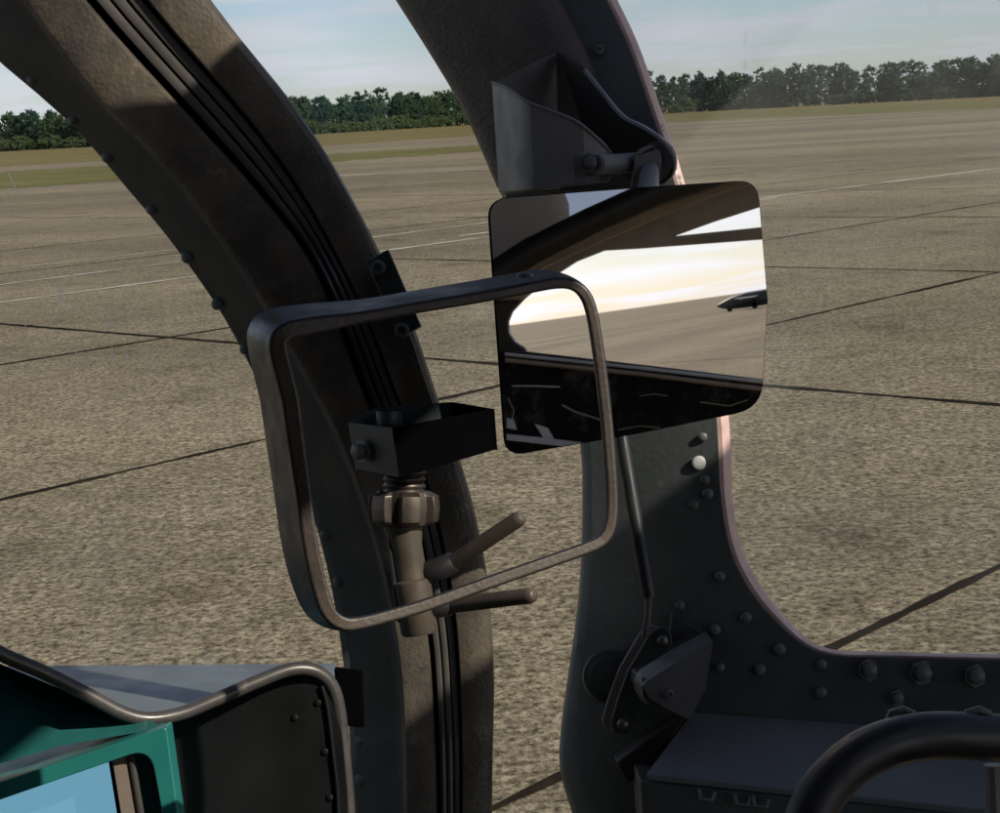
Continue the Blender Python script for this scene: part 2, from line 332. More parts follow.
MT['taxi'] = mat('taxiway_asphalt', (0.20, 0.185, 0.165), 0.85, spec=0.1, var=0.15, vscale=0.05)

def flat(name, pts, z, m, kind='structure', sub=None):
    bm = nb(); bm.faces.new([bm.verts.new((x, y, z)) for x, y in pts]); o = part(name, bm, m, None, smooth=None, kind=kind); return o
bm = nb(); S = 6000
nn = 12; grid(bm, [[Vector((-S+2*S*i/nn, -S+2*S*j/nn, 0)) for i in range(nn+1)] for j in range(nn+1)])
part('ground', bm, MT['concrete'], None, smooth=None, kind='structure')
def gp(px, py): g = G(px, py); return (g.x, g.y)
# far grassland beyond the apron: everything past a line through these two points
a0, a1 = Vector(gp(0, 167)), Vector(gp(420, 139.5))
dr = (a1-a0).normalized(); nrm = Vector((-dr.y, dr.x))
if nrm.y < 0: nrm = -nrm
b0, b1 = Vector(gp(672, 122)), Vector(gp(1000, 108.5))
def V2(v): return (v.x, v.y)
lft = a0 - dr*500; far = [Vector((2600, 3200)), Vector((-2600, 3200))]
flat('dry_grassland', [V2(lft), V2(a0), V2(a1), V2(b0), V2(b1), V2(b1+Vector((900, -200))), V2(far[0]), V2(far[1])], 0.008, MT['grass_dry'])
gs = [(-120, 200), (0, 190), (150, 178), (330, 162), (480, 150.5), (560, 143)]
ge = [(560, 141.5), (480, 145.5), (420, 149), (330, 154), (150, 163), (0, 172), (-120, 179)]
def jag(pts, amp):
    c = catmull(pts, 14); return [(x, y+amp*noise.noise(Vector((x*0.11, y*0.3, 5)))+amp*0.6*noise.noise(Vector((x*0.5, y*0.3, 8)))) for x, y in c]
flat('grass_verge', [gp(*p) for p in jag(gs, 1.6)+jag(ge, 1.0)], 0.012, MT['grass'])
flat('grass_verge', [gp(*p) for p in [(690, 119), (1000, 107), (1200, 99), (1200, 96), (1000, 101), (690, 113.5)]], 0.016, MT['grass'])
# slab joints, square grid turned 47 degrees: one strip per joint
ang = math.radians(47); U = Vector((math.cos(ang), math.sin(ang))); W = Vector((-math.sin(ang), math.cos(ang)))
def jline(base, direction, l0, l1, w, z, m, nm):
    bm = nb(); side = Vector((-direction.y, direction.x)); rows = []; k = int((l1-l0)/0.15)
    rnd = random.random()*100
    for i in range(k+1):
        s = l0+(l1-l0)*i/k; c = base + direction*s
        ww = (2.0 if m is MT['joint'] else 1.7)*w*(0.75+0.6*noise.noise(Vector((s*0.9, rnd, 0)))+0.45*noise.noise(Vector((s*5.3, rnd+31, 0)))) ; off = 0.012*noise.noise(Vector((s*0.7, rnd+9, 3)))
        rows.append([Vector((*(c+side*(off-ww/2)), z)), Vector((*(c+side*(off+ww/2)), z))])
    grid(bm, rows); part(nm, bm, m, None, smooth=None, kind='structure')
def two(p, q):
    a, b = Vector(gp(*p)), Vector(gp(*q)); d = (b-a).normalized(); return a, d, (b-a).length
for p, q, w in [((0, 500), (1000, 272), 0.055), ((565, 775), (1000, 567), 0.045), ((0, 365), (1000, 202), 0.06),
                ((0, 324), (1000, 405), 0.06), ((770, 267), (1000, 272), 0.055)]:
    a, d, l = two(p, q); jline(a, d, -14, l+(14 if l > 8 else 30), w, 0.004 if abs(d.x-d.y) < 0.4 else 0.006, MT['joint'], 'slab_joint')
for off in (29.7, 36.1, 48.9, 61.7): jline(W*off, U, -40, 60, 0.05, 0.004, MT['joint'], 'slab_joint')
for off in (31.6, 41.1, 60.2): jline(U*off, -W, -60, 60, 0.05, 0.0065, MT['joint'], 'slab_joint')
for p, q, w in [((0, 303), (480, 238), 0.10), ((0, 285), (180, 262), 0.08), ((770, 197), (1000, 168), 0.16)]:
    a, d, l = two(p, q); jline(a, d, -12, l+12, w, 0.010, MT['paint_line'], 'painted_line')
a, d, l = two((0, 270), (190, 248)); jline(a, d, -12, l, 0.06, 0.010, MT['paint_line'], 'painted_line')
a, d, l = two((40, 188), (160, 183)); jline(a, d, -12, l+25, 0.3, 0.018, MT['paint_line'], 'painted_line')
a, d, l = two((655, 125), (760, 120)); jline(a, d, -12, l+40, 0.5, 0.018, MT['paint_line'], 'painted_line')

# far wood
def leafmat():
    m = bpy.data.materials.new('far_foliage'); m.use_nodes = True; N, L = m.node_tree.nodes, m.node_tree.links; b = N['Principled BSDF']
    at = N.new('ShaderNodeAttribute'); at.attribute_name = 'tone'; b.inputs['Roughness'].default_value = 0.9; b.inputs['Specular IOR Level'].default_value = 0.05
    L.new(at.outputs['Color'], b.inputs['Base Color']); return m
bm = nb(); cl = bm.loops.layers.float_color.new('tone')
def tri(pts, colr):
    f = bm.faces.new([bm.verts.new(p) for p in pts])
    for lp in f.loops: lp[cl] = (*colr, 1)
rnd = random.Random(3)
def tuft(c, r, colr, n=7):
    for _ in range(n):
        d = Vector((rnd.gauss(0, 1), rnd.gauss(0, 1), rnd.gauss(0.35, 0.8))).normalized(); s = d.orthogonal().normalized()*r*rnd.uniform(0.16, 0.34)
        e = c + d*r*rnd.uniform(0.7, 1.25); k = rnd.uniform(0.7, 1.25); cc = tuple(x*k for x in colr)
        tri((c-s, c+s, e), cc)
def far_tree(x, y, h, w, colr):
    tw = 0.25
    for k in range(3):
        a0 = k*2.1; a1 = a0+2.1
        tri(((x+tw*math.cos(a0), y+tw*math.sin(a0), 0), (x+tw*math.cos(a1), y+tw*math.sin(a1), 0), (x, y, h*0.8)), (0.05, 0.04, 0.03))
    n = int(62*w/4)
    for _ in range(n):
        u = rnd.random()**0.8; zc = h*(0.06+0.88*u); rr = w*math.sqrt(max(0.05, 1-((u-0.35)/0.72)**2)); a = rnd.random()*6.283; q = rr*math.sqrt(rnd.random())
        k = 0.85+0.3*rnd.random()
        tuft(Vector((x+q*math.cos(a), y+q*math.sin(a), zc)), rnd.uniform(1.1, 2.0), tuple(k*c for c in colr), 9)
    for _ in range(3): tuft(Vector((x+rnd.gauss(0, .5), y, h*rnd.uniform(0.88, 0.97))), rnd.uniform(1.0, 1.7), colr, 9)
# line of the wood's front edge, from the foot of the trees in the photograph
edge = [(-260, 164.5), (0, 151.5), (200, 141), (400, 129), (560, 119.5), (700, 111.5), (1000, 96), (1260, 83)]
ep = [Vector(gp(*p)) for p in edge]
for i in range(len(ep)-1):
    a, b_ = ep[i], ep[i+1]; L_ = (b_-a).length; s = 0
    while s < L_:
        p = a+(b_-a)*(s/L_)
        for row in range(3):
            q = p*(1+0.02*row) ; dist = q.length
            hh = dist*0.0200*rnd.uniform(0.68, 1.10)*(1.0+0.30*noise.noise(Vector((q.x*0.035, row*3.3, 1))))*(1.0 + 0.06*row)
            base = rnd.choice([(0.028, 0.058, 0.032), (0.034, 0.068, 0.034), (0.023, 0.050, 0.034), (0.046, 0.070, 0.030), (0.036, 0.062, 0.030)])
            far_tree(q.x+rnd.uniform(-2, 2), q.y+rnd.uniform(-3, 3), hh, rnd.uniform(2.4, 6.0), base)
        if rnd.random() < 0.95: far_tree(p.x*0.992, p.y*0.992, p.length*0.0188*rnd.uniform(0.2, 0.42), 4.0, (0.055, 0.080, 0.032))
        s += rnd.uniform(4.5, 8.0)
me_o = part('far_wood', bm, leafmat(), None, smooth=None, kind='stuff')
me_o['label'] = 'dark green wood along the far edge of the airfield'; me_o['category'] = 'wood'

# ================================================================== WINDSCREEN ARCH
def lerp(a, b, t): return a+(b-a)*t
kl = {
 'A': [(-260, -330), (-150, -115), (-62, 0), (0, 62), (70, 122), (120, 180), (170, 240), (215, 303), (246, 358), (280, 430), (308, 500), (330, 580), (343, 660), (350, 740), (352, 820), (352, 960)],
 'B': [(-185, -330), (-75, -130), (0, -30), (28, 10), (70, 67), (91, 95), (133, 135), (175, 180), (215, 235), (250, 285), (300, 370), (340, 450), (372, 540), (390, 617), (400, 695), (403, 813), (403, 960)],
 'C': [(-110, -330), (10, -110), (86, 0), (196, 123), (250, 183), (302, 248), (333, 310), (358, 380), (385, 450), (408, 540), (427, 630), (434, 720), (437, 813), (437, 960)],
 'D': [(-60, -330), (65, -110), (146, 0), (246, 116), (300, 190), (337, 256), (368, 320), (395, 390), (420, 460), (440, 530), (455, 620), (461, 720), (462, 813), (462, 960)],
 'E': [(25, -330), (140, -110), (211, 0), (258, 60), (290, 100), (330, 160), (372, 238), (393, 285), (412, 325), (437, 400), (462, 470), (480, 540), (489, 600), (494, 680), (493, 740), (492, 820), (492, 960)]}
kl = {k: catmull(v, 4) for k, v in kl.items()}
def isect(o, n, line):
    best = None
    for (x0, y0), (x1, y1) in zip(line, line[1:]):
        dx, dy = x1-x0, y1-y0; den = n[0]*dy-n[1]*dx
        if abs(den) < 1e-9: continue
        t = ((x0-o[0])*dy-(y0-o[1])*dx)/den
        u = ((x0-o[0])*n[1]-(y0-o[1])*n[0])/den
        if -0.01 <= u <= 1.01 and abs(t) < 260 and (best is None or abs(t) < abs(best)): best = t
    return None if best is None else (o[0]+n[0]*best, o[1]+n[1]*best)
def ad(y): return 0.93 + 0.025*min(max((y-0)/600.0, -0.6), 1.2)       # arch leans in towards the top
# cross profile: (from key, to key, fraction, lift toward camera in m, material index)
prof = [('A', 'B', 0.0, -0.022), ('A', 'B', 0.02, -0.018), ('A', 'B', 0.5, -0.009), ('A', 'B', 0.90, -0.002), ('A', 'B', 1.0, 0.007),
        ('B', 'C', 0.03, 0.0105), ('B', 'C', 0.12, 0.0125), ('B', 'C', 0.6, 0.0135), ('B', 'C', 0.93, 0.0125), ('B', 'C', 1.0, 0.008), ('C', 'D', 0.02, -0.004)]
for k in range(3):
    f0 = 0.26+0.27*k
    prof += [('C', 'D', f0-0.10, 0.0), ('C', 'D', f0-0.08, 0.0055), ('C', 'D', f0+0.02, 0.0065), ('C', 'D', f0+0.12, 0.0060), ('C', 'D', f0+0.145, 0.0)]
prof += [('C', 'D', 0.995, -0.004), ('D', 'E', 0.01, 0.007), ('D', 'E', 0.05, 0.011), ('D', 'E', 0.4, 0.0125), ('D', 'E', 0.85, 0.010), ('D', 'E', 0.95, 0.006), ('D', 'E', 1.0, -0.006)]
ia, ic0, ic1 = 4, 9, len(prof)-7
rows = []
for o in kl['C']:
    i = kl['C'].index(o); a, b_ = kl['C'][max(i-1, 0)], kl['C'][min(i+1, len(kl['C'])-1)]
    tx, ty = b_[0]-a[0], b_[1]-a[1]; l = math.hypot(tx, ty); n = (ty/l, -tx/l)
    pos = {'C': o}; ok = True
    for k in 'ABDE':
        q = isect(o, n, kl[k])
        if q is None: ok = False; break
        pos[k] = q
    if not ok: continue
    if rows and math.hypot(pos['A'][0]-last['A'][0], pos['A'][1]-last['A'][1]) < 2: continue
    last = pos; r = []
    for k0, k1, f, lift in prof:
        x, y = lerp(pos[k0][0], pos[k1][0], f), lerp(pos[k0][1], pos[k1][1], f)
        r.append(P(x, y, ad(y)-lift))
    r.append(P(pos['E'][0], pos['E'][1], ad(pos['E'][1])+0.045)); r.insert(0, P(pos['A'][0], pos['A'][1], ad(pos['A'][1])+0.02))
    rows.append(r)
arch = thing('windscreen_arch', 'broad curved dark metal arch at the left with ribbed channel and riveted edge', 'window frame', P(420, 1000, 0.97))
def asub(j0, j1, name, m, th):
    bm = nb(); slab(bm, [r[j0:j1+1] for r in rows], VIEW*th); return part(name, bm, m, arch, smooth=34)
nA = len(rows[0])
asub(0, 5, 'riveted_flange', MT['flange'], 0.012)
asub(5, 10, 'inner_rail', MT['frame'], 0.022)
asub(10, nA-8, 'channel_base', MT['groove'], 0.008)
for k in range(3):
    bm = nb(); slab(bm, [[p-VIEW*0.0006 for p in r[12+5*k:17+5*k]] for r in rows], VIEW*0.004); part('channel_rib', bm, MT['rib'], arch, smooth=50)
asub(nA-8, nA-1, 'outer_rail', MT['frame'], 0.022)
def arch_rivet(x, y, kind='dome', s=1.0): fastener('rivet' if kind != 'hex' else 'bolt', kind, P(x, y, ad(y)+0.0155), (-VIEW*1.0+RIGHT*-0.3).normalized(), arch, 'rivets along the arch flange', s=s)
for x, y in [(32, 79), (73, 120), (107, 157), (151, 209), (187, 257), (217, 304), (245, 349), (325, 535), (338, 582), (354, 677), (358, 710), (361, 740), (361, 780), (-20, 28)]:
    arch_rivet(x, y, 'dome', 0.95)
for x, y in [(250, 600), (390, 30)][:0]: pass
# clip plate on the outer rail
clip = nb(); prism(clip, pxs([(366, 262), (388, 249), (421, 326), (400, 338)], 0.912), VIEW*0.012); cp = part('clip_plate', clip, MT['flange'], arch, bevel=0.0006)
fastener('screw', 'screw', P(378, 268, 0.9115), -VIEW, arch, None, s=1.2)
fastener('screw', 'screw', P(402, 330, 0.9115), -VIEW, arch, None, s=1.2)
# shadowed black strap between arch and instrument hood
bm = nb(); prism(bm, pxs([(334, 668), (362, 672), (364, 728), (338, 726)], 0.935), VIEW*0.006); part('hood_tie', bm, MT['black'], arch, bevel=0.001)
# panes
bm = nb()
gl = [(-700, -420), (-260, -330), (-150, -115), (-62, 0), (0, 62), (70, 122), (120, 180), (170, 240), (215, 303), (246, 358), (280, 430), (308, 500), (330, 580), (343, 660), (350, 760), (350, 960), (-700, 960)]
prism(bm, [P(x+6, y, 0.958) for x, y in gl], VIEW*0.004); part('left_pane', bm, MT['glass_l'], arch, smooth=None)
for x, y, l, sl_ in [(8, 172, 22, .45), (14, 186, 12, .5), (60, 252, 16, .1), (57, 282, 20, .35), (61, 296, 12, .0), (26, 318, 10, -.1), (72, 338, 34, .25), (110, 315, 12, 0), (112, 345, 20, .0), (124, 345, 26, .3), (148, 345, 32, .05), (150, 250, 8, .0), (92, 248, 20, .4), (193, 400, 16, -.1), (238, 420, 12, .35), (70, 300, 10, .5), (235, 395, 8, .2), (166, 420, 10, .4)]:
    bm = nb(); grid(bm, [pxs([(x-.3, y), (x+.5, y)], 0.9565), pxs([(x-.7+l*sl_*.5, y+l*.5), (x+.9+l*sl_*.5, y+l*.5)], 0.9565), pxs([(x-.2+l*sl_, y+l), (x+.5+l*sl_, y+l)], 0.9565)]); part('scratch', bm, MT['scratch'], arch, smooth=None, group='scratches on the left pane')
bm = nb()
gm = [(60, -250), (190, -30), (258, 55), (330, 155), (412, 320), (462, 470), (488, 600), (494, 700), (490, 960), (560, 960), (555, 770), (570, 640), (575, 450), (560, 330), (498, 190), (395, -5), (330, -250)]
rowsm = []
lf = catmull([(60, -250), (140, -110), (211, 0), (258, 60), (330, 160), (372, 238), (412, 325), (437, 400), (462, 470), (480, 540), (489, 600), (494, 680), (493, 740), (492, 960)], 3)
for x, y in lf:
    xr = [(a, b_) for a, b_ in [(330, -250), (395, -5), (465, 110), (505, 200), (560, 330), (585, 445), (585, 560), (570, 700), (568, 770), (590, 960)]]
    for (x0, y0), (x1, y1) in zip(xr, xr[1:]):
        if y0 <= y <= y1: rx = lerp(x0, x1, (y-y0)/(y1-y0)); break
    rowsm.append([P(x-12, y, ad(y)+0.034), P((x+rx)/2, y, 1.03), P(rx+16, y, 1.085)])
slab(bm, rowsm, VIEW*0.004); part('centre_pane', bm, MT['glass_m'], arch, smooth=60)

# ================================================================== RIGHT SIDE WINDOW FRAME
def wd(px, off=0.0): return 1.085/(1+0.40*(px-500)/F) - off            # wall plane, falls toward the camera to the right
def Wp(px, py, off=0.0): return P(px, py, wd(px, off))
side = thing('side_window_frame', 'black riveted metal frame of the right side window, a curved post running into a wide sill', 'window frame', Wp(640, 1000))
# stations: left edge, crease, window edge
st = [((330, -200), (430, -200), (520, -200)), ((362, -60), (470, -60), (578, -60)), ((395, -5), (505, -5), (605, -5)), ((430, 50), (540, 50), (629, 45)), ((465, 110), (580, 110), (650, 105)),
      ((498, 185), (610, 190), (676, 185)), ((535, 270), (635, 280), (697, 280)), ((565, 360), (655, 360), (711, 360)), ((581, 445), (664, 445), (718, 430)),
      ((583, 500), (666, 500), (721, 492)), ((582, 560), (668, 555), (731, 550)), ((577, 620), (672, 620), (752, 592)), ((570, 670), (680, 680), (778, 622)), ((563, 720), (692, 725), (806, 645)),
      ((560, 765), (712, 745), (835, 655)), ((568, 800), (760, 755), (880, 656.5)), ((590, 850), (840, 770), (950, 658)), ((650, 880), (900, 800), (1010, 659)), ((760, 900), (990, 830), (1090, 660)), ((900, 960), (1150, 850), (1250, 663)), ((1200, 1000), (1420, 880), (1480, 668))]
st = [tuple((s[i], s[i+1]) for i in (0, 2, 4)) for s in catmull([sum(s, ()) for s in st], 4)]
rows2 = []
for L0, K0, R0 in st:
    r = [P(L0[0], L0[1], wd(L0[0])+0.014)]
    for f in (0.03, 0.12, 0.3, 0.6, 0.9, 1.0):
        x, y = lerp(L0[0], K0[0], f), lerp(L0[1], K0[1], f)
        lift = -0.006*(1-f)**1.6 + (0.004 if f > 0.02 else 0)*f
        r.append(Wp(x, y, lift+0.0))
    for f in (0.25, 0.6, 0.9, 0.985, 1.0):
        x, y = lerp(K0[0], R0[0], f), lerp(K0[1], R0[1], f)
        r.append(Wp(x, y, 0.005-(0.002 if f == 1.0 else 0)))
    rows2.append(r)
bm = nb(); slab(bm, rows2, VIEW*0.012); part('post_panel', bm, MT['panel'], side, smooth=50)
# leather-textured pad on the upper post
bm = nb(); rp = []
for L0, K0, R0 in st:
    if L0[1] > 200: break
    r = []
    for f, lift in ((0.0, 0.004), (0.015, 0.012), (0.06, 0.017), (0.3, 0.020), (0.6, 0.020), (0.74, 0.016), (0.78, 0.008)):
        x, y = lerp(L0[0]-1, R0[0], f), lerp(L0[1], R0[1], f); r.append(Wp(x, y, lift-0.004*(1-f)))
    rp.append(r)
slab(bm, rp, VIEW*0.01)
MT['leather'] = mat('leather_pad', (0.085, 0.068, 0.060), 0.5, var=0.3, vscale=25, bump=0.45, bscale=330)
part('leather_pad', bm, MT['leather'], side, smooth=60)
# seal along the window edge
se = [s[2] for s in st]
bm = nb(); rr = []
for i, (x, y) in enumerate(se):
    a, b_ = se[max(i-1, 0)], se[min(i+1, len(se)-1)]; tx, ty = b_[0]-a[0], b_[1]-a[1]; l = math.hypot(tx, ty); nx, ny = ty/l, -tx/l
    wdt = 10.5*max(0.25, min(1, 1-(y-600)/90.0)) + 1.2*noise.noise(Vector((x*.02, y*.02, 0)))
    if y < 200: wdt = 8
    rr.append([P(x-nx*2, y-ny*2, wd(x)-0.003), P(x+nx*wdt*0.35, y+ny*wdt*0.35, wd(x)-0.004), P(x+nx*wdt*0.9, y+ny*wdt*0.9, wd(x)+0.001), P(x+nx*(wdt+1), y+ny*(wdt+1), wd(x)+0.012), P(x+nx*wdt*.3, y+ny*wdt*.3, wd(x)+0.02)])
grid(bm, rr); part('window_seal', bm, MT['seal'], side, smooth=60, label='pink worn seal along the window edge')
bm = nb(); rnd2 = random.Random(5)
for k in range(46):
    t = k/45; x = lerp(655, 678, t)+rnd2.uniform(-1.5, 3.5); y = lerp(125, 190, t); bmesh.ops.create_icosphere(bm, subdivisions=1, radius=rnd2.uniform(0.0008, 0.0022), matrix=Matrix.Translation(P(x+2, y, wd(x)-0.001)))
part('sealant_smear', bm, MT['sealant'], side, smooth=60, label='lumpy pale sealant on the window edge')
# side pane
bm = nb(); gr = [(s[2][0]-6, s[2][1]+3) for s in st if s[2][0] <= 1500]
rows3 = []
for x, y in gr: rows3.append([P(x, y, wd(x)+0.012), P(max(x, 0)*0.35+1650*0.65, min(y, 660)*0.5-130, wd(1100)+0.03), P(1700, -250+min(y, 660)*0.02, wd(1700)+0.012)])
slab(bm, rows3, VIEW*0.004); part('side_pane', bm, MT['glass_r'], side, smooth=None)
N_side = (-VIEW + Vector((0.0, 0, 0))).normalized()
for x, y, k in [(703, 437, 'small'), (705, 480, 'small'), (708, 494, 'dome'), (694, 505, 'small'), (699, 463, 'white'), (720, 577, 'dome'), (746, 618, 'dome'), (715, 630, 'dome'), (780, 650, 'dome'), (720, 668, 'small'), (760, 670, 'dome'),
                (680, 606, 'small'), (822, 665, 'dome'), (821, 693, 'dome'), (599, 50, 'screw')]:
    fastener('rivet', k, Wp(x, y, 0.006), N_side, side, 'rivets on the side window frame', label='rivet with its paint gone, pale grey' if k == 'white' else None, s=1.0)
for x, y in [(869, 670), (922, 673), (976, 676), (1030, 679)]: fastener('bolt', 'hex', Wp(x, y, 0.006), N_side, side, 'nuts under the window', s=1.15)
fastener('bolt', 'hex', Wp(897, 698, 0.006), N_side, side, 'nuts under the window', s=0.8)
# ledge below the sill
bm = nb()
slab(bm, [[Wp(lerp(692, 1120, t), lerp(712, 742, t), 0.0055), Wp(lerp(668, 1120, t), lerp(745, 775, t), 0.040), Wp(lerp(646, 1120, t), lerp(774, 824, t), 0.075)] for t in [0, .25, .5, .75, 1]], -UPV*0.004)
part('ledge', bm, MT['ledge'], side, bevel=0.0008)
bm = nb()
prism(bm, [Wp(640, 781, 0.074), Wp(1120, 830, 0.074), Wp(1120, 1000, 0.074), Wp(655, 1000, 0.074)], VIEW*0.06); part('lower_trim', bm, MT['panel'], side, bevel=0.001)
for x, y in [(706, 796), (742, 801), (760, 803)]:
    bm = nb(); tube(bm, [Wp(x-7, y-6, 0.077), Wp(x-5, y+4, 0.081), Wp(x+6, y+5, 0.081), Wp(x+9, y-3, 0.077)], 0.0012, 8); part('wire_clip', bm, MT['bolt_dark'], side)

# ================================================================== MIRROR BRACKET + MIRROR
mir = thing('rear_view_mirror', 'rounded rectangular rear view mirror under the grey bracket on the right post', 'mirror', MP(630, 440))
def rounded(corners, rads, n=7):
    out = []; k = len(corners)
    for i in range(k):
        p, a, b_ = Vector(corners[i]), Vector(corners[i-1]), Vector(corners[(i+1) % k])
        u = (a-p).normalized()*rads[i]; v = (b_-p).normalized()*rads[i]
        for s in range(n):
            t = s/(n-1); out.append(tuple((p+u)*(1-t)**2+p*2*t*(1-t)+(p+v)*t**2))
    return out
outl = rounded([(489, 199), (620, 189), (758, 180), (768, 300), (762, 408), (640, 433), (507, 456), (498, 330)], [20, 1, 20, 1, 26, 1, 18, 1])
face = [MP(*p) for p in outl]
cen = sum(face, Vector())/len(face)
bm = nb(); prism(bm, [cen+(p-cen)*0.998 - MN*0.0003 for p in face], -MN*0.0005); part('mirror_glass', bm, MT['mirror'], mir, smooth=None)
bm = nb(); prism(bm, [p - MN*0.0009 for p in face], -MN*0.0012); part('backing', bm, MT['black'], mir, smooth=40, bevel=0.0003)
bm = nb(); prism(bm, [cen+(p-cen)*0.7 - MN*0.002 for p in face], -MN*0.006); part('rear_housing', bm, MT['black'], mir, smooth=40, bevel=0.001)
# bright chipped edge
bm = nb(); ln = [cen+(p-cen)*0.999 - MN*0.0006 for p in face]; tube(bm, ln+[ln[0]], 0.00035, 6, cap=False); part('edge_trim', bm, MT['black'], mir)
# stem from mirror back to hinge
bm = nb(); tube(bm, [MP(640, 235)-MN*0.008, P(648, 190, 0.905), P(650, 168, 0.93)], [0.007, 0.006, 0.005], 12); part('stem', bm, MT['bracket'], mir)
# hinge ball/lug between bracket cheeks
bm = nb()
lug = rounded([(630, 205), (636, 150), (652, 143), (662, 152), (658, 205)], [2, 6, 8, 8, 2], 4)
prism(bm, [P(x, y, 0.925) for x, y in lug], VIEW*0.014); part('hinge_lug', bm, MT['bracket'], mir, bevel=0.0012)
brk = thing('mirror_bracket', 'grey folded sheet metal bracket bolted to the right post above the mirror', 'bracket', P(560, 190, 0.98))
# front cheek, folded in three facets
bm = nb()
fc = [[(492, 82), (499, 192)], [(508, 88), (514, 191)], [(521, 98), (526, 190)], [(530, 103), (534, 189.5)], [(552, 111), (555, 187)], [(572, 119), (575, 185)], [(583, 126), (586, 184)], [(597, 138), (600, 182.5)], [(606, 147), (609, 181)], [(612, 157), (612, 177)]]
dd = [0.985, 0.962, 0.943, 0.937, 0.931, 0.926, 0.926, 0.929, 0.934, 0.943]
slab(bm, [[P(a[0], a[1], d), P(b_[0], b_[1], d+0.004)] for (a, b_), d in zip(fc, dd)], VIEW*0.0025)
part('front_cheek', bm, MT['bracket'], brk, smooth=20, bevel=0.0006)
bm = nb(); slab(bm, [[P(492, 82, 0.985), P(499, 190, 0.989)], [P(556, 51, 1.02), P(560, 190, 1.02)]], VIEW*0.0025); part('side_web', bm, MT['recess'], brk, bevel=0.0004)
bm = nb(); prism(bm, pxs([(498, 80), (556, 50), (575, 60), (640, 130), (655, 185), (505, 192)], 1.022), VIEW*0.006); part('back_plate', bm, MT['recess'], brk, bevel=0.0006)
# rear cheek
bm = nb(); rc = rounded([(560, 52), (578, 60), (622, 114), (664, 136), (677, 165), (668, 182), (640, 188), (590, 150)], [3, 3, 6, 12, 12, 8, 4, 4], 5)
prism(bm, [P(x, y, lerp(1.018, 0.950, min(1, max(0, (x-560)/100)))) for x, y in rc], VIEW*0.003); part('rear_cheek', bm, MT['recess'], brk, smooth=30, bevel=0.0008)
def dz(x): return lerp(1.018, 0.950, min(1, max(0, (x-560)/100)))
fl_ = catmull([(586, 68), (604, 90), (624, 114), (645, 125), (664, 138), (675, 152), (677, 166), (672, 178), (662, 184)], 4)
bm = nb(); slab(bm, [[P(x, y, dz(x)+0.003), P(x-1.5, y+1, dz(x)-0.010*min(1, max(0.1, (x-590)/50)))] for x, y in fl_], -UPV*0.0012 + RIGHT*-0.0012); part('cheek_flange', bm, MT['bracket'], brk, smooth=60)
bm = nb(); tube(bm, [P(x, y, d) for x, y, d in catmull([(492, 82, .985), (508, 88, .962), (521, 98, .943), (530, 103, .937), (552, 111, .931), (572, 119, .926), (583, 126, .926), (597, 138, .929), (606, 147, .934), (612, 157, .943), (612, 177, .943)], 3)], 0.0010, 8); part('cheek_lip', bm, MT['bracket'], brk)
bm = nb(); tube(bm, [P(598, 165, 0.919), P(664, 160, 0.956)], 0.0055, 16); part('pivot_pin', bm, MT['bracket'], brk)
bm = nb(); tube(bm, [P(657, 161, 0.951), P(662, 160.5, 0.954)], 0.0115, 18); part('pin_collar', bm, MT['bracket'], brk, bevel=0.0006)
fastener('screw', 'hex', P(590, 163, 0.9205), -VIEW, brk, None, s=0.85)

# ================================================================== SIGHT FRAME (bent strap)
sf = thing('strap_hoop', 'large rounded rectangular hoop of bent dark metal strap in front of the arch', 'hoop', P(330, 632, 0.63))
near = [(291, 400), (284, 372), (278.5, 350), (280, 338), (291, 330), (312, 326), (360, 318), (420, 307.5), (480, 297.5), (530, 288), (556, 283.5), (573, 285), (585, 294), (592, 311), (598, 345), (604, 390), (609, 440), (612.5, 490), (612, 518), (607, 535), (595, 545), (560, 558), (500, 579), (430, 604), (390, 616), (362, 623), (345, 624), (331, 615), (322, 594), (312, 550), (303.5, 490), (297, 445)]
near = near + [near[0]]; nearc = catmull(near, 3)[:-1]
ncx, ncy = 445, 455
bm = nb(); rings = []
def sm01(t): t = min(1, max(0, t)); return t*t*(3-2*t)
for i, (x, y) in enumerate(nearc):
    a, b_ = nearc[i-1], nearc[(i+1) % len(nearc)]; tx, ty = b_[0]-a[0], b_[1]-a[1]; l = math.hypot(tx, ty); nx, ny = ty/l, -tx/l
    if (x-ncx)*nx+(y-ncy)*ny < 0: nx, ny = -nx, -ny          # outward
    left = sm01((375-x)/70.0); top = (1-sm01((y-320)/60.0))*sm01((590-x)/60.0)
    th = 5.8 + 3.2*left*(1-0.45*sm01((y-380)/160.0)) + 0.6*sm01((y-480)/100.0)
    ox = -23*left - 1.5*(1-left); oy = -12.5*top - 2.0*(1-top)*left
    wv = max(left, top*0.9, 0.18)
    d0 = 0.60 + 0.00012*(x-300); d1 = d0+0.034*wv
    rings.append([bm.verts.new(P(x+nx*th, y+ny*th, d0)), bm.verts.new(P(x-nx*th, y-ny*th, d0)), bm.verts.new(P(x-nx*th+ox, y-ny*th+oy, d1)), bm.verts.new(P(x+nx*th+ox, y+ny*th+oy, d1))])
for i in range(len(rings)):
    a, b_ = rings[i], rings[(i+1) % len(rings)]
    for j in range(4): bm.faces.new((a[j], a[(j+1) % 4], b_[(j+1) % 4], b_[j])).material_index = 1 if j == 0 else 0
part('bent_strap', bm, [MT['hoop'], MT['strap']], sf, smooth=40, bevel=0.0012, segs=3)  # lit brown near face and shade-dark sides are set by colour
for x, y in [(332, 311), (525, 277)]: fastener('rivet', 'small', P(x, y, 0.625), UPV, sf, None, s=1.1)

